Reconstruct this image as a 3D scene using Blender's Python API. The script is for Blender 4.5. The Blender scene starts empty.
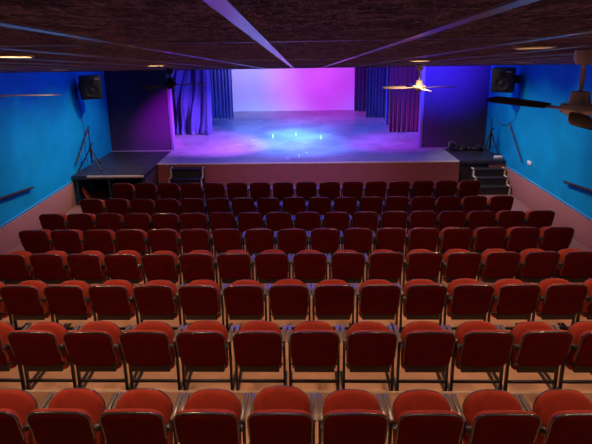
import bpy, bmesh, math, random
from mathutils import Vector, Matrix, noise
random.seed(11)
PI = math.pi
S = bpy.context.scene
COL = S.collection

# ---------------------------------------------------------------- helpers
def new_mesh(bm, name, mats, smooth=None):
    bmesh.ops.recalc_face_normals(bm, faces=bm.faces[:])
    me = bpy.data.meshes.new(name); bm.to_mesh(me); bm.free()
    for m in (mats if isinstance(mats, (list, tuple)) else [mats]): me.materials.append(m)
    if smooth is not None:
        me.shade_smooth() if smooth >= 180 else None
        if smooth < 180:
            me.shade_smooth()
            try: me.set_sharp_from_angle(angle=math.radians(smooth))
            except Exception: pass
    return me

def obj(name, bm, mats, parent=None, smooth=35, loc=(0, 0, 0)):
    o = bpy.data.objects.new(name, new_mesh(bm, name, mats, smooth) if bm is not None else None)
    COL.objects.link(o); o.location = loc
    if parent: o.parent = parent
    return o

def tag(o, label, cat, group=None):
    o['label'] = label; o['category'] = cat
    if group: o['group'] = group
    return o

def thing(name, label, cat, loc=(0, 0, 0), group=None, rz=0):
    o = bpy.data.objects.new(name, None); COL.objects.link(o)
    o.empty_display_size = .1; o.location = loc; o.rotation_euler.z = rz
    return tag(o, label, cat, group)

def struct(name, bm, mats, smooth=35):
    o = obj(name, bm, mats, None, smooth); o['kind'] = 'structure'; return o

def box(bm, x0, x1, y0, y1, z0, z1, bev=0, mat=0, M=None):
    r = bmesh.ops.create_cube(bm, size=1)
    vs = r['verts']
    for v in vs:
        v.co = Vector(((x0+x1)/2 + v.co.x*(x1-x0), (y0+y1)/2 + v.co.y*(y1-y0), (z0+z1)/2 + v.co.z*(z1-z0)))
    fs = {f for v in vs for f in v.link_faces}
    for f in fs: f.material_index = mat
    if bev:
        es = {e for v in vs for e in v.link_edges}
        r2 = bmesh.ops.bevel(bm, geom=list(es), offset=bev, segments=2, profile=.5, affect='EDGES')
        vs = list({v for f in r2['faces'] for v in f.verts} | {v for v in vs if v.is_valid})
    if M is not None: bmesh.ops.transform(bm, matrix=M, verts=vs)
    return vs

def ringtube(bm, pts, r, n=8, closed=False, cap=True, mat=0):
    """tube of radius r (number or list) along pts"""
    pts = [Vector(p) for p in pts]; N = len(pts); rings = []
    up = None
    for i, p in enumerate(pts):
        if closed: t = (pts[(i+1) % N] - pts[i-1])
        else: t = pts[min(i+1, N-1)] - pts[max(i-1, 0)]
        t.normalize()
        if up is None:
            up = Vector((0, 0, 1)) if abs(t.z) < .9 else Vector((1, 0, 0))
        a = t.cross(up).normalized(); b = a.cross(t).normalized(); up = b
        rr = r[i] if isinstance(r, (list, tuple)) else r
        rings.append([bm.verts.new(p + a*math.cos(2*PI*k/n)*rr + b*math.sin(2*PI*k/n)*rr) for k in range(n)])
    for i in range(N if closed else N-1):
        A, B = rings[i], rings[(i+1) % N]
        for k in range(n):
            f = bm.faces.new((A[k], A[(k+1) % n], B[(k+1) % n], B[k])); f.material_index = mat
    if cap and not closed:
        bm.faces.new(rings[0]).material_index = mat; bm.faces.new(rings[-1][::-1]).material_index = mat

def lathe(bm, prof, n=24, M=None, mat=0):
    """profile of (radius, z) revolved about z"""
    rings = []
    for r, z in prof:
        if r < 1e-5: rings.append([bm.verts.new((0, 0, z))])
        else: rings.append([bm.verts.new((r*math.cos(2*PI*k/n), r*math.sin(2*PI*k/n), z)) for k in range(n)])
    for A, B in zip(rings, rings[1:]):
        for k in range(n):
            a, b, c, d = A[k % len(A)], A[(k+1) % len(A)], B[(k+1) % len(B)], B[k % len(B)]
            q = []
            for v in (a, b, c, d):
                if v not in q: q.append(v)
            if len(q) > 2: bm.faces.new(q).material_index = mat
    if M is not None: bmesh.ops.transform(bm, matrix=M, verts=[v for R in rings for v in R])

def prism(bm, poly, x0, x1, mat=0):
    """poly of (y,z) extruded along x"""
    A = [bm.verts.new((x0, y, z)) for y, z in poly]; B = [bm.verts.new((x1, y, z)) for y, z in poly]
    bm.faces.new(A).material_index = mat; bm.faces.new(B[::-1]).material_index = mat
    n = len(poly)
    for i in range(n): bm.faces.new((A[i], B[i], B[(i+1) % n], A[(i+1) % n])).material_index = mat

# ---------------------------------------------------------------- materials
def mat(name, col, rough=.6, metal=0, spec=.5, sheen=0, noise_scale=0, noise_amt=.0, bump=0, bscale=None, emit=None, estr=0, stretch=None, coat=0, sheen_tint=None, detail=5):
    m = bpy.data.materials.new(name); m.use_nodes = True
    nt = m.node_tree; b = nt.nodes['Principled BSDF']
    b.inputs['Base Color'].default_value = (*col, 1); b.inputs['Roughness'].default_value = rough
    b.inputs['Metallic'].default_value = metal; b.inputs['Specular IOR Level'].default_value = spec
    b.inputs['Sheen Weight'].default_value = sheen; b.inputs['Coat Weight'].default_value = coat
    if sheen_tint: b.inputs['Sheen Tint'].default_value = (*sheen_tint, 1)
    if emit:
        b.inputs['Emission Color'].default_value = (*emit, 1); b.inputs['Emission Strength'].default_value = estr
    if noise_amt or bump:
        tc = nt.nodes.new('ShaderNodeTexCoord'); mp = nt.nodes.new('ShaderNodeMapping')
        nt.links.new(tc.outputs['Object'], mp.inputs['Vector'])
        if stretch: mp.inputs['Scale'].default_value = stretch
        n = nt.nodes.new('ShaderNodeTexNoise'); n.inputs['Scale'].default_value = noise_scale or 8
        n.inputs['Detail'].default_value = detail; n.inputs['Roughness'].default_value = .6
        nt.links.new(mp.outputs['Vector'], n.inputs['Vector'])
        if noise_amt:
            cr = nt.nodes.new('ShaderNodeValToRGB')
            cr.color_ramp.elements[0].position = .3; cr.color_ramp.elements[1].position = .7
            cr.color_ramp.elements[0].color = (*[c*(1-noise_amt) for c in col], 1)
            cr.color_ramp.elements[1].color = (*[min(1, c*(1+noise_amt)) for c in col], 1)
            nt.links.new(n.outputs['Fac'], cr.inputs['Fac']); nt.links.new(cr.outputs['Color'], b.inputs['Base Color'])
        if bump:
            bp = nt.nodes.new('ShaderNodeBump'); bp.inputs['Strength'].default_value = bump
            bp.inputs['Distance'].default_value = .02
            src = n
            if bscale:
                src = nt.nodes.new('ShaderNodeTexNoise'); src.inputs['Scale'].default_value = bscale; src.inputs['Detail'].default_value = 4
                nt.links.new(mp.outputs['Vector'], src.inputs['Vector'])
            nt.links.new(src.outputs['Fac'], bp.inputs['Height']); nt.links.new(bp.outputs['Normal'], b.inputs['Normal'])
    return m

RED = mat('red_velour', (.29, .028, .014), .85, spec=.2, sheen=.25, sheen_tint=(1, .35, .2), noise_scale=14, noise_amt=.16, bump=.12, bscale=180)
PANEL = mat('maroon_backing', (.085, .002, .0015), .85, spec=.08, noise_scale=7, noise_amt=.2, bump=.08, bscale=150)
BLACK = mat('black_plastic', (.018, .015, .014), .28, spec=.6)
RIM = mat('glossy_black_edging', (.02, .017, .015), .24, spec=1.0, coat=.4)
FRAME = mat('black_steel', (.016, .012, .012), .4, metal=0, spec=.5)
ARM = mat('armrest_wood', (.13, .105, .095), .25, spec=.7, noise_scale=60, noise_amt=.35, stretch=(1, .08, 1))
FLOORT = mat('floor_boards', (.50, .25, .14), .6, noise_scale=3, noise_amt=.16, stretch=(1, 2.5, 1), bump=.05, bscale=40)
AISLE = mat('aisle_carpet', (.21, .09, .08), .9, noise_scale=30, noise_amt=.15, bump=.15, bscale=120)
DADO = mat('mauve_carpet_dado', (.33, .12, .10), .9, noise_scale=40, noise_amt=.18, bump=.15, bscale=120)
BLUE = mat('cyan_wall_paint', (.001, .27, .53), .65, spec=.15, noise_scale=1.4, noise_amt=.16, bump=.05, bscale=25, detail=8)
WTRIM = mat('pale_blue_cable', (.08, .42, .62), .5)
RISER = mat('burgundy_riser', (.32, .085, .085), .7, noise_scale=9, noise_amt=.14, stretch=(.4, 1, 2))
LIP = mat('stage_lip_wood', (.66, .5, .36), .5, noise_scale=20, noise_amt=.15)
STAGE = None
DECK = mat('dark_deck_paint', (.028, .026, .036), .4, noise_scale=5, noise_amt=.5, bump=.05)
FLAT = mat('dark_stage_flat', (.05, .028, .085), .85, noise_scale=6, noise_amt=.08)
CYC = mat('white_cyclorama', (.8, .78, .8), .85, noise_scale=.9, noise_amt=.05, bump=.03)
PALE = mat('pale_edge_paint', (.17, .19, .32), .6)
VELVET = mat('blue_velvet', (.055, .06, .22), .7, spec=.3, sheen=.8, sheen_tint=(.6, .6, 1), noise_scale=12, noise_amt=.12)
VELDK = mat('black_velvet', (.022, .024, .05), .75, spec=.3, sheen=.3, sheen_tint=(.6, .7, 1), noise_scale=12, noise_amt=.12)
VELRD = mat('maroon_velvet', (.085, .012, .014), .75, spec=.2, sheen=.3, sheen_tint=(1, .6, .7), noise_scale=12, noise_amt=.12)
STRIP = mat('ceiling_batten', (.5, .48, .52), .2, spec=.8)
WHITE = mat('white_plastic', (.75, .73, .70), .4)
CREAM = mat('cream_enamel', (.62, .50, .36), .35, spec=.6)
BROWNB = mat('brown_fan_blade', (.028, .017, .013), .5, noise_scale=20, noise_amt=.3)
GREY = mat('grey_enamel', (.85, .83, .86), .35)
TREAD = mat('black_tread', (.018, .016, .017), .55, noise_scale=30, noise_amt=.3)
EDGE = mat('cream_step_edge', (.72, .64, .55), .6)
LENS = mat('warm_lamp_lens', (.9, .8, .6), .4, emit=(1, .72, .42), estr=14)
LENSD = mat('dim_lamp_lens', (.9, .8, .6), .4, emit=(1, .75, .55), estr=1.6)
GRILLE = mat('speaker_grille', (.014, .012, .014), .6, noise_scale=200, noise_amt=.5)
CAB = mat('speaker_cabinet', (.02, .018, .022), .6, bump=.2, bscale=90)
STEEL = mat('grey_steel', (.35, .33, .33), .35, metal=.6)
BADGE = mat('badge_silver', (.55, .42, .45), .4)

def ceiling_mat():
    m = mat('woodwool_ceiling', (.1, .06, .055), .9)
    nt = m.node_tree; b = nt.nodes['Principled BSDF']
    tc = nt.nodes.new('ShaderNodeTexCoord')
    outs = []
    for sc, st in ((24, (1, 3.5, 1)), (24, (3.5, 1, 1)), (9, (1, 1, 1))):
        mp = nt.nodes.new('ShaderNodeMapping'); mp.inputs['Scale'].default_value = st
        mp.inputs['Rotation'].default_value = (0, 0, .5 if st[0] > 1 else .3)
        n = nt.nodes.new('ShaderNodeTexNoise'); n.inputs['Scale'].default_value = sc; n.inputs['Detail'].default_value = 6
        n.inputs['Distortion'].default_value = 1.2
        nt.links.new(tc.outputs['Object'], mp.inputs[0]); nt.links.new(mp.outputs[0], n.inputs['Vector']); outs.append(n.outputs['Fac'])
    mx = nt.nodes.new('ShaderNodeMath'); mx.operation = 'MAXIMUM'
    nt.links.new(outs[0], mx.inputs[0]); nt.links.new(outs[1], mx.inputs[1])
    ad = nt.nodes.new('ShaderNodeMath'); ad.operation = 'MULTIPLY_ADD'; ad.inputs[1].default_value = .35
    nt.links.new(outs[2], ad.inputs[0]); nt.links.new(mx.outputs[0], ad.inputs[2])
    cr = nt.nodes.new('ShaderNodeValToRGB'); e = cr.color_ramp.elements
    e[0].position = .66; e[0].color = (.02, .009, .01, 1); e[1].position = .86; e[1].color = (.34, .23, .33, 1)  # violet in the fibre colour stands in for stage light on the ceiling
    nt.links.new(ad.outputs[0], cr.inputs[0]); nt.links.new(cr.outputs[0], b.inputs['Base Color'])
    bp = nt.nodes.new('ShaderNodeBump'); bp.inputs['Strength'].default_value = .7; bp.inputs['Distance'].default_value = .02
    nt.links.new(ad.outputs[0], bp.inputs['Height']); nt.links.new(bp.outputs[0], b.inputs['Normal'])
    return m
CEIL = ceiling_mat()

def stage_mat():
    m = mat('scuffed_stage_paint', (.3, .3, .33), .42, spec=.5)
    nt = m.node_tree; b = nt.nodes['Principled BSDF']
    tc = nt.nodes.new('ShaderNodeTexCoord')
    n = nt.nodes.new('ShaderNodeTexNoise'); n.inputs['Scale'].default_value = 1.1; n.inputs['Detail'].default_value = 9; n.inputs['Roughness'].default_value = .7
    nt.links.new(tc.outputs['Object'], n.inputs['Vector'])
    cr = nt.nodes.new('ShaderNodeValToRGB'); e = cr.color_ramp.elements
    e[0].position = .3; e[0].color = (.16, .155, .17, 1); e[1].position = .72; e[1].color = (.38, .37, .39, 1)
    nt.links.new(n.outputs['Fac'], cr.inputs[0])
    n2 = nt.nodes.new('ShaderNodeTexNoise'); n2.inputs['Scale'].default_value = 4.5; n2.inputs['Detail'].default_value = 3
    mp = nt.nodes.new('ShaderNodeMapping'); mp.inputs['Scale'].default_value = (1, 1.6, 1); mp.inputs['Rotation'].default_value = (0, 0, .6)
    nt.links.new(tc.outputs['Object'], mp.inputs[0]); nt.links.new(mp.outputs[0], n2.inputs['Vector'])
    c2 = nt.nodes.new('ShaderNodeValToRGB'); c2.color_ramp.elements[0].position = .69; c2.color_ramp.elements[1].position = .74
    nt.links.new(n2.outputs['Fac'], c2.inputs[0])
    mx = nt.nodes.new('ShaderNodeMix'); mx.data_type = 'RGBA'
    nt.links.new(c2.outputs[0], mx.inputs['Factor']); nt.links.new(cr.outputs[0], mx.inputs['A']); mx.inputs['B'].default_value = (.75, .73, .74, 1)
    nt.links.new(mx.outputs['Result'], b.inputs['Base Color'])
    return m
STAGE = stage_mat()

# ---------------------------------------------------------------- camera (solved from the photo)
CZ = 4.066
f, x0, y0, pitch, yaw, roll = 460.01, 289.4, 141.89, .2246, .0267, -.0168
fw = Vector((-math.sin(yaw)*math.cos(pitch), math.cos(yaw)*math.cos(pitch), -math.sin(pitch)))
r0 = Vector((math.cos(yaw), math.sin(yaw), 0)); u0 = r0.cross(fw)
rt = r0*math.cos(roll) + u0*math.sin(roll); up = -r0*math.sin(roll) + u0*math.cos(roll)
cam = bpy.data.objects.new('camera', bpy.data.cameras.new('camera')); COL.objects.link(cam)
cam.matrix_world = Matrix(((rt.x, up.x, -fw.x, 0), (rt.y, up.y, -fw.y, 0), (rt.z, up.z, -fw.z, CZ), (0, 0, 0, 1)))
cam.data.sensor_width = 36; cam.data.lens = f*36/592
cam.data.shift_x = (296-x0)/592; cam.data.shift_y = (y0-222)/592
cam.data.clip_start = .02
S.camera = cam
RT, UP, FW = rt.copy(), up.copy(), fw.copy()
def to_px(p):
    d = Vector(p) - Vector((0, 0, CZ)); z = d.dot(FW)
    return (x0 + f*d.dot(RT)/z, y0 - f*d.dot(UP)/z, z)

# ---------------------------------------------------------------- room shell
XL, XR, DK, DH = -5.74, 5.43, .78, .60      # side walls, stage height, dado height
YE = 8.2                                     # front edge of the low ceiling
def cz(y): return 4.19 - .0802*y
YROW = [10.011 - 1.0423*i for i in range(8)]
ZROW = [0, 0, .09, .217, .312, .43, .56, .657]

# tiers + front floor
bm = bmesh.new()
box(bm, XL-.2, XR+.2, YROW[2]+1.145, 22.5, -.2, 0, 0, 1)
for i in range(2, 8):
    yb = YROW[i+1]+1.145 if i < 7 else -.6
    box(bm, -5.06, 4.78, yb, YROW[i]+1.145, -.2, ZROW[i], .006, 0)
# side aisles ramp
for xa, xb in ((XL-.1, -5.06), (4.78, XR+.1)):
    prism(bm, [(9.3, -.2), (9.3, .0), (8, .09), (2.7, .66), (-.6, .98), (-.6, -.2)], xa, xb, 1)
struct('floor', bm, [FLOORT, AISLE])
# tier nosing strips
bm = bmesh.new()
for i in range(2, 8): box(bm, -5.06, 4.78, YROW[i]+1.14, YROW[i]+1.165, ZROW[i]-.035, ZROW[i]+.004, .004)
struct('trim_1', bm, LIP)

for nm, xa, xb in (('left', XL-.2, XL), ('right', XR, XR+.2)):
    bm = bmesh.new(); box(bm, xa, xb, -.6, 13.4, 0, 5.0); struct('wall_'+nm, bm, BLUE)
    s = 1 if nm == 'left' else -1
    xi = XL if nm == 'left' else XR
    bm = bmesh.new(); box(bm, min(xi, xi+s*.02), max(xi, xi+s*.02), -.6, 11.95 if s < 0 else 10.9, 0, DH, .004); struct('baseboard_'+nm, bm, DADO)
    bm = bmesh.new(); ringtube(bm, [(xi+s*.012, 2.5, DH+.045), (xi+s*.012, 10.9 if s > 0 else 11.8, DH+.045)], .010, 6); struct('trim_%d' % (2 if s > 0 else 3), bm, WTRIM)
bm = bmesh.new(); box(bm, XL-.2, XR+.2, -.8, -.6, 0, 5); struct('wall_rear', bm, FLAT)
# low ceiling
bm = bmesh.new()
prism(bm, [(-.8, cz(-.8)), (YE, cz(YE)), (YE, cz(YE)+.12), (-.8, cz(-.8)+.12)], XL-.2, XR+.2)
struct('ceiling', bm, CEIL, None)
bm = bmesh.new(); box(bm, XL-.2, XR+.2, YE, 22.5, 5.0, 5.1); box(bm, XL-.2, XR+.2, YE-.05, YE, cz(YE)+.12, 5.0); struct('ceiling_stage', bm, FLAT)
# ceiling battens
bm = bmesh.new()
def batten(xa, xb, ya, yb, t=.006):
    prism(bm, [(ya, cz(ya)-t), (yb, cz(yb)-t), (yb, cz(yb)+.01), (ya, cz(ya)+.01)], xa, xb)
for k in range(-10, 11):
    x = -.134 + .518*k
    batten(x-.019, x+.019, -.6, YE-.01)
for y in (1.72, 3.7, 5.7, 7.6):
    batten(XL, XR, y-.006, y+.006, .004)
struct('trim_4', bm, STRIP, None)
# light edge board of the low ceiling
bm = bmesh.new(); box(bm, XL, XR, YE-.0, YE+.02, cz(YE)-.012, cz(YE)+.12); struct('trim_5', bm, RISER)

# ---------------------------------------------------------------- stage
YS = 11.88; XSL, XSR = -3.9, 4.19
bm = bmesh.new()
box(bm, XSL, XSR, YS, 22.4, 0.0, DK-.006, 0, 1)
box(bm, XSL, XSR, YS+.05, 22.4, DK-.006, DK, 0, 0)
box(bm, XL, XSL, 13.3, 22.4, 0, DK, 0, 0); box(bm, XSR, XR, 13.3, 22.4, 0, DK, 0, 0)
st = struct('stage', bm, [STAGE, RISER], None)
bm = bmesh.new(); box(bm, XSL, XSR, YS-.02, YS+.05, DK-.035, DK+.003, .005); struct('trim_6', bm, LIP)
# proscenium walls and their pale return edges
for nm, xa, xb, xe in (('stage_left', XL, -3.93, -1), ('stage_right', 3.585, XR, 1)):
    bm = bmesh.new(); box(bm, xa, xb, 13.42, 13.56, DK, 5.0); struct('wall_'+nm, bm, FLAT)
for k, (xa, xb) in enumerate(((-3.93, -3.84), (3.50, 3.585))):
    bm = bmesh.new(); box(bm, xa, xb, 13.41, 13.60, DK, 5.0, .004); struct('trim_%d' % (7+k), bm, PALE)
bm = bmesh.new(); box(bm, XL, XR, 20.75, 20.9, DK, 5.0); struct('wall_stage_rear', bm, CYC)
for nm, xa, xb in (('stage_side_left', XL-.2, XL), ('stage_side_right', XR, XR+.2)):
    bm = bmesh.new(); box(bm, xa, xb, 13.4, 22.5, 0, 5.0); struct('wall_'+nm, bm, FLAT)

# side decks
t = thing('side_deck', 'dark raised deck on thin posts at the left of the stage', 'platform', (-4.83, 10.85, 0))
def at(t, bm): bmesh.ops.translate(bm, vec=-Vector(t.location), verts=bm.verts[:]); return bm
bm = bmesh.new(); box(bm, XL+.01, XSL-.01, 10.83, 13.29, DK-.10, DK, .004); obj('deck_top', at(t, bm), DECK, t)
bm = bmesh.new(); box(bm, -5.33, XSL-.01, 10.80, 10.83, DK-.045, DK+.004, .004); obj('edge_strip', at(t, bm), LIP, t)
for x in (-5.62, -4.80, -3.96):
    for y in (10.87, 12.6):
        bm = bmesh.new(); box(bm, x-.022, x+.022, y-.022, y+.022, 0, DK-.10, .004); obj('post', at(t, bm), CAB, t)
bm = bmesh.new(); box(bm, XSL-.05, XSL-.012, 10.92, YS-.03, .02, DK-.10, .004); obj('side_panel', at(t, bm), mat('dark_wood_panel', (.07, .035, .03), .6, noise_scale=8, noise_amt=.3, stretch=(1, 5, .5)), t)
t = thing('side_deck', 'dark raised deck beside the stage at the right, behind the right steps', 'platform', (4.8, 11.95, 0))
bm = bmesh.new(); box(bm, XSR+.01, XR-.01, 11.92, 13.29, DK-.09, DK, .004); obj('deck_top', at(t, bm), DECK, t)
bm = bmesh.new(); box(bm, XSR+.02, 5.0, 11.99, 12.02, 0, DK-.09, .004); obj('front_panel', at(t, bm), CAB, t)
bm = bmesh.new(); box(bm, 5.0, XR-.01, 11.95, 11.99, 0, DK-.09, .004); obj('side_panel', at(t, bm), RISER, t)

# clutter stored under the left deck
rnd = random.Random(4)
def coil(bm, R, r, turns, h, c, seed=0):
    rr = random.Random(seed); pts = []
    for i in range(turns*20+1):
        a = 2*PI*i/20; q = R*(1+.10*math.sin(a*.37+seed)+.05*rr.uniform(-1, 1))
        pts.append((c[0]+q*math.cos(a), c[1]+q*math.sin(a), c[2]+r+h*i/(turns*20)+.006*rr.random()))
    ringtube(bm, pts, r, 6)
CABLEB = mat('blue_glint_cable', (.08, .10, .8), .4); CABLEK = mat('black_cable', (.02, .02, .022), .45)  # blue base colour stands in for glints of light on the coil
for i, (x, y, m, l) in enumerate(((-4.55, 11.35, CABLEB, 'coil of cable with painted blue glints lying under the left deck, nearer the stage'), (-5.02, 11.55, CABLEK, 'coil of black cable lying under the left deck, nearer the wall'))):
    bm = bmesh.new(); coil(bm, .16, .014, 5, .07, (0, 0, 0), i); tag(obj('cable_coil', bm, m, None, 180, (x, y, 0.0)), l, 'cable', 'cable coils under the left deck')
for x, y, sx, sz, m, l in ((-4.35, 11.7, .3, .3, CAB, 'black storage crate under the left deck beside the stage'), (-5.0, 12.0, .34, .22, mat('navy_case', (.02, .025, .12), .5), 'navy equipment case under the left deck')):
    t = thing('storage_case', l, 'case', (x, y, 0), 'cases under the left deck')
    bm = bmesh.new(); box(bm, -sx/2, sx/2, -.15, .15, 0, sz-.05, .01); obj('body', bm, m, t)
    bm = bmesh.new(); box(bm, -sx/2-.006, sx/2+.006, -.156, .156, sz-.05, sz, .01); obj('lid', bm, m, t)
    bm = bmesh.new(); ringtube(bm, [(-.05, -.156, sz*.55), (-.04, -.18, sz*.55), (.04, -.18, sz*.55), (.05, -.156, sz*.55)], .007, 6); obj('handle', bm, STEEL, t)
bm = bmesh.new()
lathe(bm, [(0, -.02), (.2, -.02), (.215, 0), (.2, .02), (0, .03)], 28)
o = tag(obj('round_cushion', bm, RED, None, 40, (-5.50, 11.05, .23)), 'round dark red cushion leaning on the dado under the left deck', 'cushion')
o.rotation_euler = (0, math.radians(68), .35)

# steps
def steps(label, xa, xb, noses, yb):
    """noses: list of (y, z) from the lowest step up"""
    t = thing('stage_steps', label, 'steps', ((xa+xb)/2, noses[0][0], 0))
    zp = 0
    prof = [(noses[0][0], 0)]
    for i, (y, z) in enumerate(noses):
        yn = noses[i+1][0] if i+1 < len(noses) else yb
        bm = bmesh.new(); box(bm, xa+.03, xb-.03, y-.02, yn+.02, z-.035, z, .006); obj('tread', at(t, bm), TREAD, t)
        bm = bmesh.new(); box(bm, xa+.03, xb-.03, y+.005, y+.02, zp, z-.036); obj('riser', at(t, bm), CAB, t)
        zp = z; prof += [(y, z), (yn, z)]
    poly = prof + [(yb, 0)]
    for s, x in ((0, xa), (1, xb)):
        bm = bmesh.new(); prism(bm, poly, x if s == 0 else x-.028, x+.028 if s == 0 else x); obj('stringer', at(t, bm), CAB, t, None)
        bm = bmesh.new(); xa2 = (x if s == 0 else x-.03)
        for (ya, za), (yb2, zb) in zip(prof, prof[1:]):
            box(bm, xa2-.002, xa2+.032, min(ya, yb2)-.012, max(ya, yb2)+.012, min(za, zb) - (.0 if za != zb else .012), max(za, zb)+.012)
        obj('edge_strip', at(t, bm), EDGE, t, None)
    return t
steps('black three-tread steps with cream zigzag edges beside the right wall', 4.52, 5.36, [(11.40, .215), (11.58, .40), (11.76, .585)], 11.91)
steps('small black steps with cream edges against the left of the stage front', -3.50, -2.62, [(11.26, .235), (11.49, .465), (11.71, .69)], 11.855)

# ---------------------------------------------------------------- theatre seats
def outline(w, h, rt_, rb, taper=0, dome=0, sag=0, n=10):
    """closed outline in (u, v), v from 0 (bottom) to h (top)"""
    P = []
    wt, wb = w/2, w/2 - taper
    def arc(cx, cy, rx, ry, a0, a1):
        for i in range(n+1):
            a = a0+(a1-a0)*i/n; P.append((cx+rx*math.cos(a), cy+ry*math.sin(a)))
    arc(wt-rt_, h-rt_, rt_, rt_, 0, PI/2); arc(-wt+rt_, h-rt_, rt_, rt_, PI/2, PI)
    arc(-wb+rb, rb, rb, rb, PI, 1.5*PI); arc(wb-rb, rb, rb, rb, 1.5*PI, 2*PI)
    Q = []
    m = len(P)
    for i in range(m):                       # subdivide long edges
        a, b = P[i], P[(i+1) % m]; L = math.dist(a, b); k = max(1, int(L/.05))
        for j in range(k): Q.append((a[0]+(b[0]-a[0])*j/k, a[1]+(b[1]-a[1])*j/k))
    R = []
    for u, v in Q:
        q = 1-(u/(w/2))**2
        if v > h*.5: v += dome*(q-1)*((v-h*.5)/(h*.5))
        else: v -= sag*q*(1-v/(h*.5))
        R.append((u, v))
    return R
def pad(bm, O, prof, frame, mat_=0):
    """rings of the outline scaled about its centre: prof = (inset, depth). frame maps (u, v, d) to 3-D"""
    cx = 0; cy = sum(v for u, v in O)/len(O); N = len(O)
    hw = max(u for u, v in O); hh = (max(v for u, v in O)-min(v for u, v in O))/2
    rings = []
    for ins, d in prof:
        rings.append([bm.verts.new(frame(u*(1-ins/hw), cy+(v-cy)*(1-ins/hh), d)) for u, v in O])
    for A, B in zip(rings, rings[1:]):
        for k in range(N): bm.faces.new((A[k], A[(k+1) % N], B[(k+1) % N], B[k])).material_index = mat_
    for R, d in ((rings[0], prof[0][1]), (rings[-1], prof[-1][1])):
        c = bm.verts.new(frame(0, cy, d))
        for k in range(N): bm.faces.new((R[k], R[(k+1) % N], c)).material_index = mat_
BT = math.radians(12); BH = .425; BTOP = (0.0, .835)
def fback(u, v, d):   # d>0 towards the front of the seat
    q = BH-v
    return Vector((u, BTOP[0] + q*math.sin(BT) + d*math.cos(BT), BTOP[1] - q*math.cos(BT) + d*math.sin(BT)))
ST0, ST1 = (.145, .312), (.245, .765)
SL = math.dist(ST0, ST1); sa = math.atan2(ST1[0]-ST0[0], ST1[1]-ST0[1])
def fseat(u, v, d):   # relative to the hinge line (bottom of folded seat)
    return Vector((u, v*math.sin(sa) + d*math.cos(sa), v*math.cos(sa) - d*math.sin(sa)))

OB = outline(.452, BH, .076, .05, .006, .012, .025)
bm = bmesh.new(); pad(bm, OB, [(.012, .008), (.002, .012), (0, .024), (.006, .04), (.022, .052), (.06, .060), (.12, .064)], fback); M_back = new_mesh(bm, 'backrest', RED, 180)
OP = outline(.444, BH-.006, .073, .05, .006, .012, .025)
bm = bmesh.new(); pad(bm, OP, [(.0, .008), (.001, .0), (.008, -.006), (.05, -.011), (.12, -.014)], fback); M_panel = new_mesh(bm, 'back_panel', PANEL, 180)
OR = outline(.455, BH, .077, .05, .006, .012, .025)
pts = [fback(u, v, .006) for u, v in OR if v > BH*.22]
# order so that the loop starts at the right side, runs over the top and ends at the left
ir = [i for i, (u, v) in enumerate(OR) if v > BH*.22]
cut = next(k for k in range(len(ir)-1) if ir[k+1]-ir[k] > 1) if any(ir[k+1]-ir[k] > 1 for k in range(len(ir)-1)) else len(ir)-1
ir = ir[cut+1:] + ir[:cut+1]
bm = bmesh.new(); ringtube(bm, [fback(*OR[i], .004) for i in ir], .0085, 7); M_rim = new_mesh(bm, 'edge_trim', RIM, 180)

OS = outline(.435, SL, .12, .03, .0, .045, 0, 12)
bm = bmesh.new(); pad(bm, OS, [(.10, -.006), (.05, .0), (.016, .010), (.002, .024), (0, .045), (.004, .06)], fseat); M_seat = new_mesh(bm, 'seat_cushion', RED, 180)
OSP = outline(.433, SL-.002, .12, .03, .0, .045, 0, 12)
bm = bmesh.new(); pad(bm, OSP, [(.0, .052), (.0, .066), (.01, .078), (.06, .086), (.12, .088)], fseat); M_pan = new_mesh(bm, 'seat_pan', BLACK, 180)
bm = bmesh.new(); box(bm, -.02, .02, .170, .435, .598, .622, .006); M_arm = new_mesh(bm, 'armrest', ARM, 35)
bm = bmesh.new(); box(bm, -.012, .012, .198, .232, .012, .60, .004); box(bm, -.012, .012, .195, .36, .578, .597, .003); M_leg = new_mesh(bm, 'leg', FRAME, 35)
bm = bmesh.new(); box(bm, -.016, .016, .10, .50, 0, .018, .004); M_foot = new_mesh(bm, 'foot', FRAME, 35)
bm = bmesh.new(); box(bm, -.236, .236, .203, .227, .118, .145, .004); M_bar = new_mesh(bm, 'crossbar', FRAME, 35)
bm = bmesh.new()
ringtube(bm, [(-.012, .05, .63), (-.012, .10, .60), (-.012, .16, .57), (-.012, .205, .555)], .013, 8)
lathe(bm, [(0, -.02), (.024, -.02), (.028, -.012), (.028, .012), (.024, .02), (0, .02)], 16, Matrix.Translation((-.006, .12, .595)) @ Matrix.Rotation(PI/2, 4, 'Y'))
M_brk = new_mesh(bm, 'back_bracket', BLACK, 50)
bm = bmesh.new(); ringtube(bm, [(-.228, .160, .375), (.228, .160, .375)], .010, 8); box(bm, -.195, .195, .112, .138, .315, .405, .01); M_axle = new_mesh(bm, 'hinge_bar', FRAME, 35)

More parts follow.
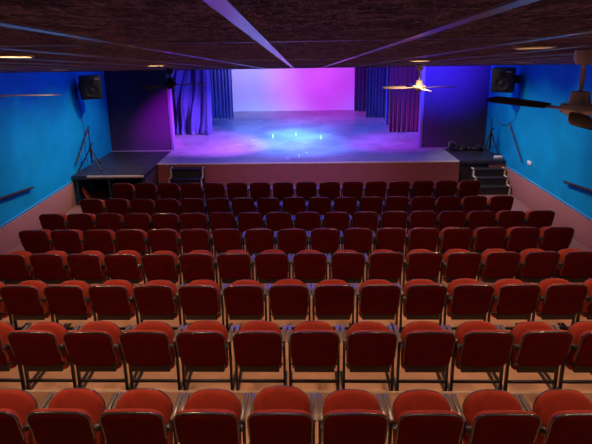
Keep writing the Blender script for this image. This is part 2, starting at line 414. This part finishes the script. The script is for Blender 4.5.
def child(name, me, parent, loc=(0, 0, 0), rot=(0, 0, 0), sc=(1, 1, 1)):
    o = bpy.data.objects.new(name, me); COL.objects.link(o); o.parent = parent
    o.location = loc; o.rotation_euler = rot; o.scale = sc; return o
def build_seat(root):
    b = child('backrest', M_back, root); child('back_panel', M_panel, b); child('edge_trim', M_rim, b)
    s = child('seat_cushion', M_seat, root, (0, ST0[0], ST0[1])); child('seat_pan', M_pan, s)
    child('hinge_bar', M_axle, root); child('crossbar', M_bar, root)
    for sx in (-1, 1):
        child('armrest', M_arm, root, (sx*.2405, 0, 0)); child('leg', M_leg, root, (sx*.2405, 0, 0)); child('foot', M_foot, root, (sx*.2405, 0, 0))
        child('back_bracket', M_brk, root, (sx*.2285, 0, 0), (0, 0, 0), (sx, 1, 1))
proto = None
def copy_tree(o, parent=None):
    c = o.copy(); COL.objects.link(c); c.parent = parent
    for ch in o.children: copy_tree(ch, c)
    return c
ORD = 'first second third fourth fifth sixth seventh eighth ninth tenth eleventh twelfth thirteenth fourteenth fifteenth sixteenth seventeenth eighteenth'.split()
ROWN = ['front row at the stage', 'second row from the stage', 'third row from the stage', 'fourth row from the stage', 'fifth row from the stage', 'third row from the bottom edge', 'second row from the bottom edge', 'nearest row at the bottom edge']
NS = [16, 17, 18, 17, 18, 17, 18, 17]
rj = random.Random(3)
for r in range(8):
    n = NS[r]; vis = []
    for k in range(n):
        x = (-.165 if r < 7 else -.172) + (k-(n-1)/2)*(.536 if r == 6 else .531)
        q = [to_px((x+sx*.24, YROW[r]+dy, ZROW[r]+z)) for sx in (-1, 1) for dy, z in ((0, .83), (.25, .79), (.15, .4), (.2, 0))]
        if max(a for a, b, c in q) > 1 and min(a for a, b, c in q) < 591: vis.append(x)
    m = len(vis)
    for k, x in enumerate(vis):
        if k == 0: pos = 'leftmost'
        elif k == m-1: pos = 'rightmost'
        elif k < m/2: pos = ORD[k] + ' from the left'
        else: pos = ORD[m-1-k] + ' from the right'
        lab = 'red tip-up theatre seat, %s in the %s' % (pos, ROWN[r])
        if proto is None:
            proto = root = bpy.data.objects.new('theatre_seat', None); COL.objects.link(root); root.empty_display_size = .1
            build_seat(root)
        else: root = copy_tree(proto)
        root.location = (x, YROW[r], ZROW[r]); tag(root, lab, 'seat', 'red theatre seats in the ' + ROWN[r])
        for ch in root.children:
            nm = ch.name.split('.')[0]
            if nm == 'seat_cushion':
                ch.rotation_euler.x = math.radians(rj.uniform(-2.2, 1.2)); ch.location.z = ST0[1] + (-.02 if r < 4 else .024 if r == 7 else 0) + rj.uniform(-.006, .006)
                if r == 7 and abs(x+.157) < .1: ch.location.z += .03
            if nm == 'backrest' and rj.random() < .5: ch.location.y += rj.uniform(-.006, .004); ch.location.z += rj.uniform(-.006, .006)

# ---------------------------------------------------------------- curtains
def curtain(name, label, pts, z0, z1, folds, amp, material, seed=0, swag=0, gather=.25):
    """pts: polyline in plan; hanging cloth with deep vertical folds, a closed thin body"""
    rr = random.Random(seed)
    pts = [Vector((p[0], p[1])) for p in pts]
    seg = [(b-a).length for a, b in zip(pts, pts[1:])]; L = sum(seg)
    NU, NV = folds*14, 26
    ph = [rr.uniform(-.9, .9) for _ in range(folds+2)]; am = [rr.uniform(.55, 1.25) for _ in range(folds+2)]
    def plan(s):
        d = s*L
        for a, b, l in zip(pts, pts[1:], seg):
            if d <= l+1e-6:
                t = (b-a)/l; return a+t*d, Vector((t.y, -t.x))
            d -= l
        t = (pts[-1]-pts[-2]).normalized(); return pts[-1].copy(), Vector((t.y, -t.x))
    bm = bmesh.new(); F, B = [], []
    for j in range(NV+1):
        v = j/NV; z = z0+(z1-z0)*v; rf, rb = [], []
        for i in range(NU+1):
            s = i/NU
            ss = s + swag*(1-v)**1.5*math.sin(PI*s)*.10
            fi = ss*folds; k = max(0, min(folds, int(fi))); w = fi-int(fi)
            A = am[k]*(1-w)+am[k+1]*w; P = ph[k]*(1-w)+ph[k+1]*w
            d = math.sin(2*PI*fi + P + swag*1.6*(1-v)*math.cos(PI*s)) * amp*A*(1-gather*v)
            d += .35*amp*math.sin(4.1*PI*fi + 2*P + 3*v) * (1-.6*v)
            d += swag*.10*math.sin(PI*min(1, s*1.2))*math.sin(7*(v*1.1+s*.9)+seed)*(1-abs(2*v-1)**3)
            p, nr = plan(min(1, max(0, s)))
            q = p + nr*d; q2 = p + nr*(d-.018)
            zz = z + (0 if j else .012*math.sin(9*s*folds/4+seed))
            rf.append(bm.verts.new((q.x, q.y, zz))); rb.append(bm.verts.new((q2.x, q2.y, zz)))
        F.append(rf); B.append(rb)
    for j in range(NV):
        for i in range(NU):
            bm.faces.new((F[j][i], F[j][i+1], F[j+1][i+1], F[j+1][i])); bm.faces.new((B[j][i], B[j+1][i], B[j+1][i+1], B[j][i+1]))
        bm.faces.new((F[j][0], F[j+1][0], B[j+1][0], B[j][0])); bm.faces.new((F[j][NU], B[j][NU], B[j+1][NU], F[j+1][NU]))
    for i in range(NU):
        bm.faces.new((F[0][i], B[0][i], B[0][i+1], F[0][i+1])); bm.faces.new((F[NV][i], F[NV][i+1], B[NV][i+1], B[NV][i]))
    c = Vector((sum(p.x for p in pts)/len(pts), sum(p.y for p in pts)/len(pts), z0))
    bmesh.ops.translate(bm, vec=-c, verts=bm.verts[:])
    return tag(obj(name, bm, material, None, 180, c), label, 'curtain')
ZT = 4.95
curtain('stage_curtain', 'draped blue velvet curtain with loose swags at front left of the stage', [(-4.75, 15.75), (-3.10, 15.60)], DK+.02, ZT, 7, .09, VELVET, 3, 2.4)
curtain('stage_curtain', 'straight pleated blue curtain beside the left edge of the rear wall', [(-4.1, 18.8), (-2.80, 18.75)], DK+.02, ZT, 9, .075, VELVET, 5)
curtain('stage_curtain', 'dark navy curtain covering the right edge of the rear wall', [(2.36, 20.3), (3.4, 20.2)], DK+.02, ZT, 6, .06, VELDK, 7)
curtain('stage_curtain', 'dark blue pleated curtain right of the rear wall, in the middle', [(2.66, 18.75), (3.75, 18.5)], DK+.02, ZT, 9, .075, VELDK, 9)
curtain('stage_curtain', 'narrow blue curtain edge just behind the maroon curtain', [(3.18, 17.2), (4.2, 17.1)], DK+.02, ZT, 6, .06, VELVET, 11)
curtain('stage_curtain', 'maroon pleated curtain at front right of the stage', [(3.02, 15.72), (4.35, 15.68)], DK+.02, ZT, 9, .085, VELRD, 13)

# ---------------------------------------------------------------- loudspeakers, stands, rails
def speaker(label, c, rz, tilt=0):
    t = thing('loudspeaker', label, 'speaker', c, 'wall loudspeakers beside the stage', rz); t.rotation_euler.x = tilt
    w, d, h = .50, .36, .585
    bm = bmesh.new(); box(bm, -w/2, w/2, -d/2, d/2, -h/2, h/2, .012); obj('cabinet', bm, CAB, t)
    bm = bmesh.new(); box(bm, -w/2+.025, w/2-.025, -d/2-.012, -d/2+.004, -h/2+.025, h/2-.025, .005); obj('grille', bm, GRILLE, t)
    bm = bmesh.new(); M = Matrix.Translation((0, -d/2-.012, -.07)) @ Matrix.Rotation(PI/2, 4, 'X')
    lathe(bm, [(.165, .0), (.165, .012), (.15, .014), (.14, .004), (.06, -.0), (.05, .008), (0, .012)], 28, M); obj('woofer', bm, mat('woofer_cone', (.014, .012, .014), .6), t)
    bm = bmesh.new(); M = Matrix.Translation((0, -d/2-.012, .16)) @ Matrix.Rotation(PI/2, 4, 'X')
    lathe(bm, [(.06, 0), (.06, .008), (.05, .009), (.03, .002), (0, .006)], 20, M); obj('tweeter', bm, BLACK, t)
    bm = bmesh.new(); box(bm, .09, .20, -d/2-.017, -d/2-.010, h/2-.085, h/2-.06, .002); obj('badge', bm, BADGE, t)
    bm = bmesh.new(); sx = 1 if c[0] > 0 else -1
    box(bm, min(sx*(w/2-.1), sx*(w/2+.06+.03*sx)), max(sx*(w/2-.1), sx*(w/2+.06+.03*sx)), d/2-.06, d/2+.04, -.10, .10, .004); obj('wall_bracket', bm, FRAME, t)
    return t
speaker('black loudspeaker fixed high on the left wall', (-5.37, 11.65, 2.90), math.radians(30), math.radians(3))
speaker('black loudspeaker fixed high on the right wall', (5.03, 11.6, 2.94), math.radians(-32), math.radians(3))
def hang_cable(label, pts, r=.006):
    bm = bmesh.new(); ringtube(bm, pts, r, 6); o = tag(obj('speaker_cable', bm, CABLEK, None, 180), label, 'cable')
hang_cable('thin black cable hanging below the left loudspeaker', [(XL+.02, 11.7, 2.62), (XL+.02, 11.72, 2.2), (XL+.03, 11.75, 1.7), (XL+.02, 11.7, 1.2), (XL+.03, 11.74, .8)])
hang_cable('thin black cable looping below the right loudspeaker', [(XR-.02, 11.5, 2.64), (XR-.02, 11.45, 2.2), (XR-.03, 11.6, 1.95), (XR-.03, 12.0, 1.72), (XR-.03, 12.4, 1.66), (XR-.02, 12.7, 1.75)])

def stand(label, c, ztop, zhub, R, angs):
    t = thing('tripod_stand', label, 'stand', c, 'tripod stands on the side decks')
    bm = bmesh.new(); ringtube(bm, [(0, 0, .16), (0, 0, zhub+.1)], .024, 10); obj('pole', bm, FRAME, t)
    bm = bmesh.new(); ringtube(bm, [(0, 0, zhub+.05), (0, 0, ztop)], .013, 10); obj('inner_pole', bm, FRAME, t)
    bm = bmesh.new(); lathe(bm, [(0, -.05), (.035, -.05), (.035, .05), (.025, .06), (0, .06)], 14, Matrix.Translation((0, 0, zhub))); obj('collar', bm, BLACK, t)
    bm = bmesh.new(); lathe(bm, [(0, 0), (.02, 0), (.024, .05), (0, .055)], 10, Matrix.Translation((.02, 0, zhub+.13)) @ Matrix.Rotation(PI/2, 4, 'Y')); obj('knob', bm, BLACK, t)
    for a in angs:
        ca, sn = math.cos(a), math.sin(a)
        bm = bmesh.new(); ringtube(bm, [(.03*ca, .03*sn, zhub), (.5*R*ca, .5*R*sn, zhub*.5+.01), (R*ca, R*sn, .022)], .017, 8); l = obj('leg', bm, FRAME, t)
        bm = bmesh.new(); lathe(bm, [(0, 0), (.022, 0), (.022, .03), (0, .04)], 10, Matrix.Translation((R*ca, R*sn, 0))); obj('rubber_foot', bm, BLACK, l)
        bm = bmesh.new(); ringtube(bm, [(0, 0, .2), (.55*R*ca, .55*R*sn, zhub*.45)], .007, 6); obj('brace', bm, FRAME, t)
stand('black tripod stand standing on the left side deck', (-5.46, 11.45, DK), 1.14, .54, .38, [math.radians(a) for a in (-32, 85, 230)])
stand('black tripod stand standing on the right side deck by the wall', (5.19, 12.45, DK), 1.05, .62, .30, [math.radians(a) for a in (-52, 100, 215)])

def rail(label, p, q, r=.024, sx=1, brackets=2):
    t = thing('handrail', label, 'handrail', p)
    d = Vector(q)-Vector(p)
    bm = bmesh.new(); ringtube(bm, [d*0, d*.5, d], r, 10); obj('bar', bm, CAB, t)
    for k in range(brackets):
        c = d*((k+.5)/brackets*.9+.05) if brackets > 1 else d*.5
        bm = bmesh.new(); ringtube(bm, [c, c+Vector((0, 0, -.05)), c+Vector((-sx*.055, 0, -.06))], .008, 6); obj('bracket', bm, STEEL, t)
rail('dark handrail on the left wall above the mauve dado', (XL+.07, 9.12, 1.06), (XL+.07, 3.0, 1.80), .028, 1, 6)
rail('dark handrail on the right wall above the mauve dado', (XR-.07, 9.1, 1.09), (XR-.07, 3.0, 1.80), .028, -1, 6)
rail('steep thin handrail on the left wall beside the tripod', (XL+.06, 11.95, 1.80), (XL+.06, 11.05, 1.01), .017, 1)
rail('steep thin handrail on the right wall above the steps', (XR-.06, 11.82, 1.80), (XR-.06, 10.98, 1.00), .017, -1)
# wall socket
t = thing('wall_socket', 'white double socket on the right wall above the dado', 'socket', (XR, 10.68, 1.05))
bm = bmesh.new(); box(bm, -.03, 0, -.085, .085, -.045, .045, .008); obj('plate', bm, WHITE, t)
bm = bmesh.new(); box(bm, -.036, -.028, -.05, -.03, -.015, .015, .003); box(bm, -.036, -.028, .03, .05, -.015, .015, .003); obj('switch', bm, WHITE, t)
bm = bmesh.new(); box(bm, -.11, .11, -.05, .05, 0, .065, .012); ringtube(bm, [(.11, 0, .03), (.16, .03, .012), (.2, .12, .012)], .008, 6)
tag(obj('power_strip', bm, WHITE, None, 40, (5.3, 12.12, DK)), 'white power strip lying on the right side deck', 'power strip')
# pile of gear by the right flat
for i, (x, y, R) in enumerate(((4.66, 13.08, .13), (5.05, 13.06, .16))):
    bm = bmesh.new(); coil(bm, R, .016, 6, .10, (0, 0, 0), 20+i)
    tag(obj('cable_coil', bm, CABLEK, None, 180, (x, y, DK)), ['coil of black cable by the dark wall, left of the other coil', 'coil of black cable by the dark wall, nearer the right tripod'][i], 'cable', 'cable coils on the right deck')
t = thing('stage_lantern', 'black stage lantern set down by the dark wall at the right', 'lamp', (4.36, 13.02, DK))
bm = bmesh.new(); lathe(bm, [(0, -.13), (.05, -.13), (.08, -.08), (.085, .1), (.07, .1), (.06, .06), (0, .05)], 18, Matrix.Translation((0, 0, .12)) @ Matrix.Rotation(1.3, 4, 'X')); obj('housing', bm, FRAME, t)
bm = bmesh.new(); ringtube(bm, [(-.1, 0, .12), (-.1, .03, .22), (0, .05, .27), (.1, .03, .22), (.1, 0, .12)], .008, 6); obj('yoke', bm, STEEL, t)
# small stage markers
for i, (x, y, l) in enumerate(((-.95, 14.99, 'left one of three in the cyan pool of light'), (-.18, 15.26, 'middle one of three in the cyan pool of light'), (.64, 14.75, 'right one of three in the cyan pool of light'), (-.07, 12.36, 'at the front edge of the stage'))):
    bm = bmesh.new(); lathe(bm, [(0, 0), (.02, 0), (.018, .10), (.010, .115), (.010, .135), (0, .14)], 12)
    tag(obj('floor_marker', bm, WHITE, None, 50, (x, y, DK)), 'small white marker on stage floor, ' + l, 'marker', 'white markers on the stage floor')

# ---------------------------------------------------------------- ceiling fans and downlights
def fan(label, x, y, rod, body, blades, a0, R=.60, nb=3, pitch=-.2, canopy=None):
    zc = cz(y)
    t = thing('ceiling_fan', label, 'fan', (x, y, zc), 'ceiling fans')
    bm = bmesh.new(); lathe(bm, [(0, .03), (.055, .03), (.06, -.05), (.045, -.085), (0, -.085)], 20); obj('canopy', bm, canopy or body, t)
    bm = bmesh.new(); ringtube(bm, [(0, 0, -.07), (0, 0, -rod)], .014, 10); obj('rod', bm, body, t)
    bm = bmesh.new(); lathe(bm, [(0, .08), (.05, .08), (.065, .0), (.10, -.005), (.115, -.03), (.10, -.055), (.06, -.07), (.055, -.10), (0, -.11)], 24, Matrix.Translation((0, 0, -rod))); obj('motor', bm, body, t)
    for k in range(nb):
        a = a0 + 2*PI*k/nb
        bm = bmesh.new()
        O = [(.20, -.045), (.28, -.06), (R-.08, -.072), (R-.02, -.06), (R, -.02), (R, .02), (R-.02, .05), (R-.08, .06), (.28, .055), (.20, .045)]
        A = [bm.verts.new((u, w, .004)) for u, w in O]; B = [bm.verts.new((u, w, -.004)) for u, w in O]
        bm.faces.new(A); bm.faces.new(B[::-1])
        for i in range(len(O)): bm.faces.new((A[i], B[i], B[(i+1) % len(O)], A[(i+1) % len(O)]))
        M = Matrix.Translation((0, 0, -rod-.035)) @ Matrix.Rotation(a, 4, 'Z') @ Matrix.Rotation(pitch, 4, 'X')
        bmesh.ops.transform(bm, matrix=M, verts=bm.verts[:]); bl = obj('blade', bm, blades, t)
        bm = bmesh.new(); box(bm, .09, .26, -.02, .02, -.008, .0, .002); bmesh.ops.transform(bm, matrix=M, verts=bm.verts[:]); obj('blade_arm', bm, body, bl)
    return t
fan('dark ceiling fan in front of the blue curtain at left', -2.16, 7.6, .22, FRAME, BROWNB, math.radians(2))
fan('cream ceiling fan hanging in front of the maroon curtain', 1.94, 7.6, .32, CREAM, CREAM, math.radians(180), .6, 4)
fan('large near ceiling fan with grey stem and dark blades at right', 1.77, 2.95, .335, GREY, BROWNB, math.radians(122), .66)
fan('ceiling fan mostly cut off by the left edge, one thin blade showing', -2.17, 2.95, .195, GREY, GREY, math.radians(0), .6, 3, -.10)

def spot(name, loc, target, power, col, angle=60, blend=.6, size=.05):
    l = bpy.data.lights.new(name, 'SPOT'); l.energy = power; l.color = col; l.spot_size = math.radians(angle); l.spot_blend = blend; l.shadow_soft_size = size
    o = bpy.data.objects.new(name, l); COL.objects.link(o); o.location = loc
    o.rotation_euler = (Vector(target)-Vector(loc)).to_track_quat('-Z', 'Y').to_euler(); return o
def area(name, loc, target, power, col, sx=1, sy=1):
    l = bpy.data.lights.new(name, 'AREA'); l.energy = power; l.color = col; l.shape = 'RECTANGLE'; l.size = sx; l.size_y = sy
    o = bpy.data.objects.new(name, l); COL.objects.link(o); o.location = loc
    o.rotation_euler = (Vector(target)-Vector(loc)).to_track_quat('-Z', 'Y').to_euler(); return o
WARM = (1, .64, .40)
DL = [(-1.49, 2.40, 1, 'bright round downlight at the left edge of the ceiling'), (1.15, 2.34, 0, 'dim round downlight in the ceiling left of the near fan'),
      (-1.50, 4.80, 1, 'round downlight in the ceiling above the dark flat at left'), (1.14, 4.50, 1, 'bright round downlight just above the cream ceiling fan'),
      (-3.40, 6.50, 0, 'small round downlight in the ceiling by the left loudspeaker'), (2.95, 6.20, 0, 'small round downlight in the ceiling by the right loudspeaker')]
for x, y, br, lab in DL:
    t = thing('ceiling_light', lab, 'light', (x, y, cz(y)), 'round ceiling downlights'); t.rotation_euler.x = -.08
    bm = bmesh.new(); lathe(bm, [(.082, .01), (.098, .0), (.098, -.008), (.082, -.012), (.078, .004)], 28); obj('ring', bm, CREAM, t)
    bm = bmesh.new(); lathe(bm, [(0, -.004), (.080, -.002), (.080, .006), (0, .006)], 28); obj('lens', bm, LENS if br else LENSD, t)
HP = 128
for x, y, p in ((-1.49, 2.4, 1.1), (1.15, 2.34, .12), (-.1, 1.1, .7), (2.7, 1.2, .7), (-1.5, 4.8, 1), (1.14, 4.5, 1), (-3.4, 6.5, .8), (2.95, 6.2, .8),  # the two lamps nearest the camera are unseen, added to fill the near seats
                (-3.6, 2.4, .9), (3.4, 2.4, .9), (-3.6, 4.6, .9), (3.4, 4.6, .9), (1.8, 7.2, .55), (-2.0, 7.0, .10)):  # last two have no fixture, added to light the fans
    spot('house_and_fill_lamp', (x, y, cz(y)-.03), (x, y+.35, 0), HP*p, WARM, 128, .8, .07)

# ---------------------------------------------------------------- stage lighting
BL = (.08, .24, 1); CY = (.03, .65, 1); MG = (1, .004, .75); VI = (.5, .10, 1); LV = (.55, .44, 1)
area('stage_wash_fill', (-.2, 15.4, 4.92), (-.2, 15.4, 0), 420, (.04, .06, 1), 6.0, 5.0)  # unseen area light added for blue floor fill and armrest reflections
spot('stage_lamp', (-.2, 14.6, 4.8), (-.2, 15.4, .78), 1300, CY, 36, .9)
spot('stage_lamp', (-2.5, 10.2, 4.4), (.8, 15.0, .78), 4200, BL, 44, .8)
spot('stage_lamp', (2.5, 10.2, 4.4), (-.8, 15.0, .78), 4200, BL, 44, .8)
spot('stage_lamp', (0, 10.0, 4.5), (-.6, 15.6, .78), 5600, (.17, .44, 1), 38, 1.0)
spot('stage_lamp', (0, 9.2, 4.6), (0, 12.8, .78), 650, (.14, .20, 1), 70, 1.0)
spot('stage_lamp', (-2.6, 17.0, 4.7), (2.3, 20.75, .8), 900, MG, 74, 1.0)
spot('stage_lamp', (1.5, 17.5, 4.7), (1.5, 20.75, .9), 280, MG, 60, 1.0)
spot('stage_lamp', (-2.0, 17.5, 4.8), (-2.6, 20.75, 2.4), 640, LV, 84, 1.0)
spot('stage_lamp', (.6, 17.8, 4.9), (.8, 20.75, 4.2), 70, LV, 70, .9)
spot('stage_lamp', (1.5, 11.5, 4.6), (-3.2, 14.4, .78), 8000, VI, 36, 1.0)
spot('stage_lamp', (-1.5, 11.5, 4.6), (3.3, 14.6, .78), 4600, (.5, .02, .95), 32, 1.0)
spot('stage_lamp', (2.0, 11.0, 4.4), (-4.0, 15.6, 2.2), 1700, (.25, .1, 1), 32, .9)
spot('stage_lamp', (2.2, 9.6, 4.7), (3.7, 13.42, 3.5), 8500, (.07, .035, 1), 46, 1.0)
spot('stage_lamp', (.5, 10.0, 4.6), (-3.65, 13.42, 1.9), 6500, (.6, .0, .85), 17, 1.0)
spot('stage_lamp', (-2.5, 11.2, 4.6), (3.6, 15.7, 2.0), 350, (1, .02, .45), 26, .9)
# washes on the side walls
for sx, xw in ((-1, XL), (1, XR)):
    for y in (8.6, 10.4, 12.2):
        spot('wall_lamp', (xw-sx*1.5, y, 4.75), (xw, y, 2.5), 75 if sx < 0 else 40, (.02, .12, 1), 75, 1.0)
    spot('wall_lamp', (xw-sx*.30, 8.9, 4.7), (xw, 8.2, 2.4), 130, (.1, .6, 1), 9, .5)
    spot('wall_lamp', (xw-sx*.30, 9.5, 4.7), (xw, 9.0, 2.2), 130, (.1, .6, 1), 9, .5)
    for y in (7.6, 9.0, 10.4, 11.8):
        spot('front_fill', (xw-sx*3.0, y-.2, 4.6), (xw, y, .6), 380, (1, .84, .66), 56, 1.0)  # unseen warm fill added to brighten lower wall and dado
for x in (-2.4, 0, 2.4):
    spot('front_fill', (x, 8.6, 4.5), (x, 11.6, .4), 200, (1, .52, .42), 80, .9)  # unseen fill added to brighten the stage riser and front floor

w = bpy.data.worlds.new('World'); S.world = w; w.use_nodes = True
w.node_tree.nodes['Background'].inputs[0].default_value = (.02, .015, .03, 1); w.node_tree.nodes['Background'].inputs[1].default_value = .3
S.view_settings.view_transform = 'Standard'; S.view_settings.look = 'None'; S.view_settings.exposure = 0; S.view_settings.gamma = 1
S.view_settings.use_curve_mapping = False
S.cycles.use_denoising = True
S.cycles.max_bounces = 6
S.cycles.sample_clamp_indirect = 4
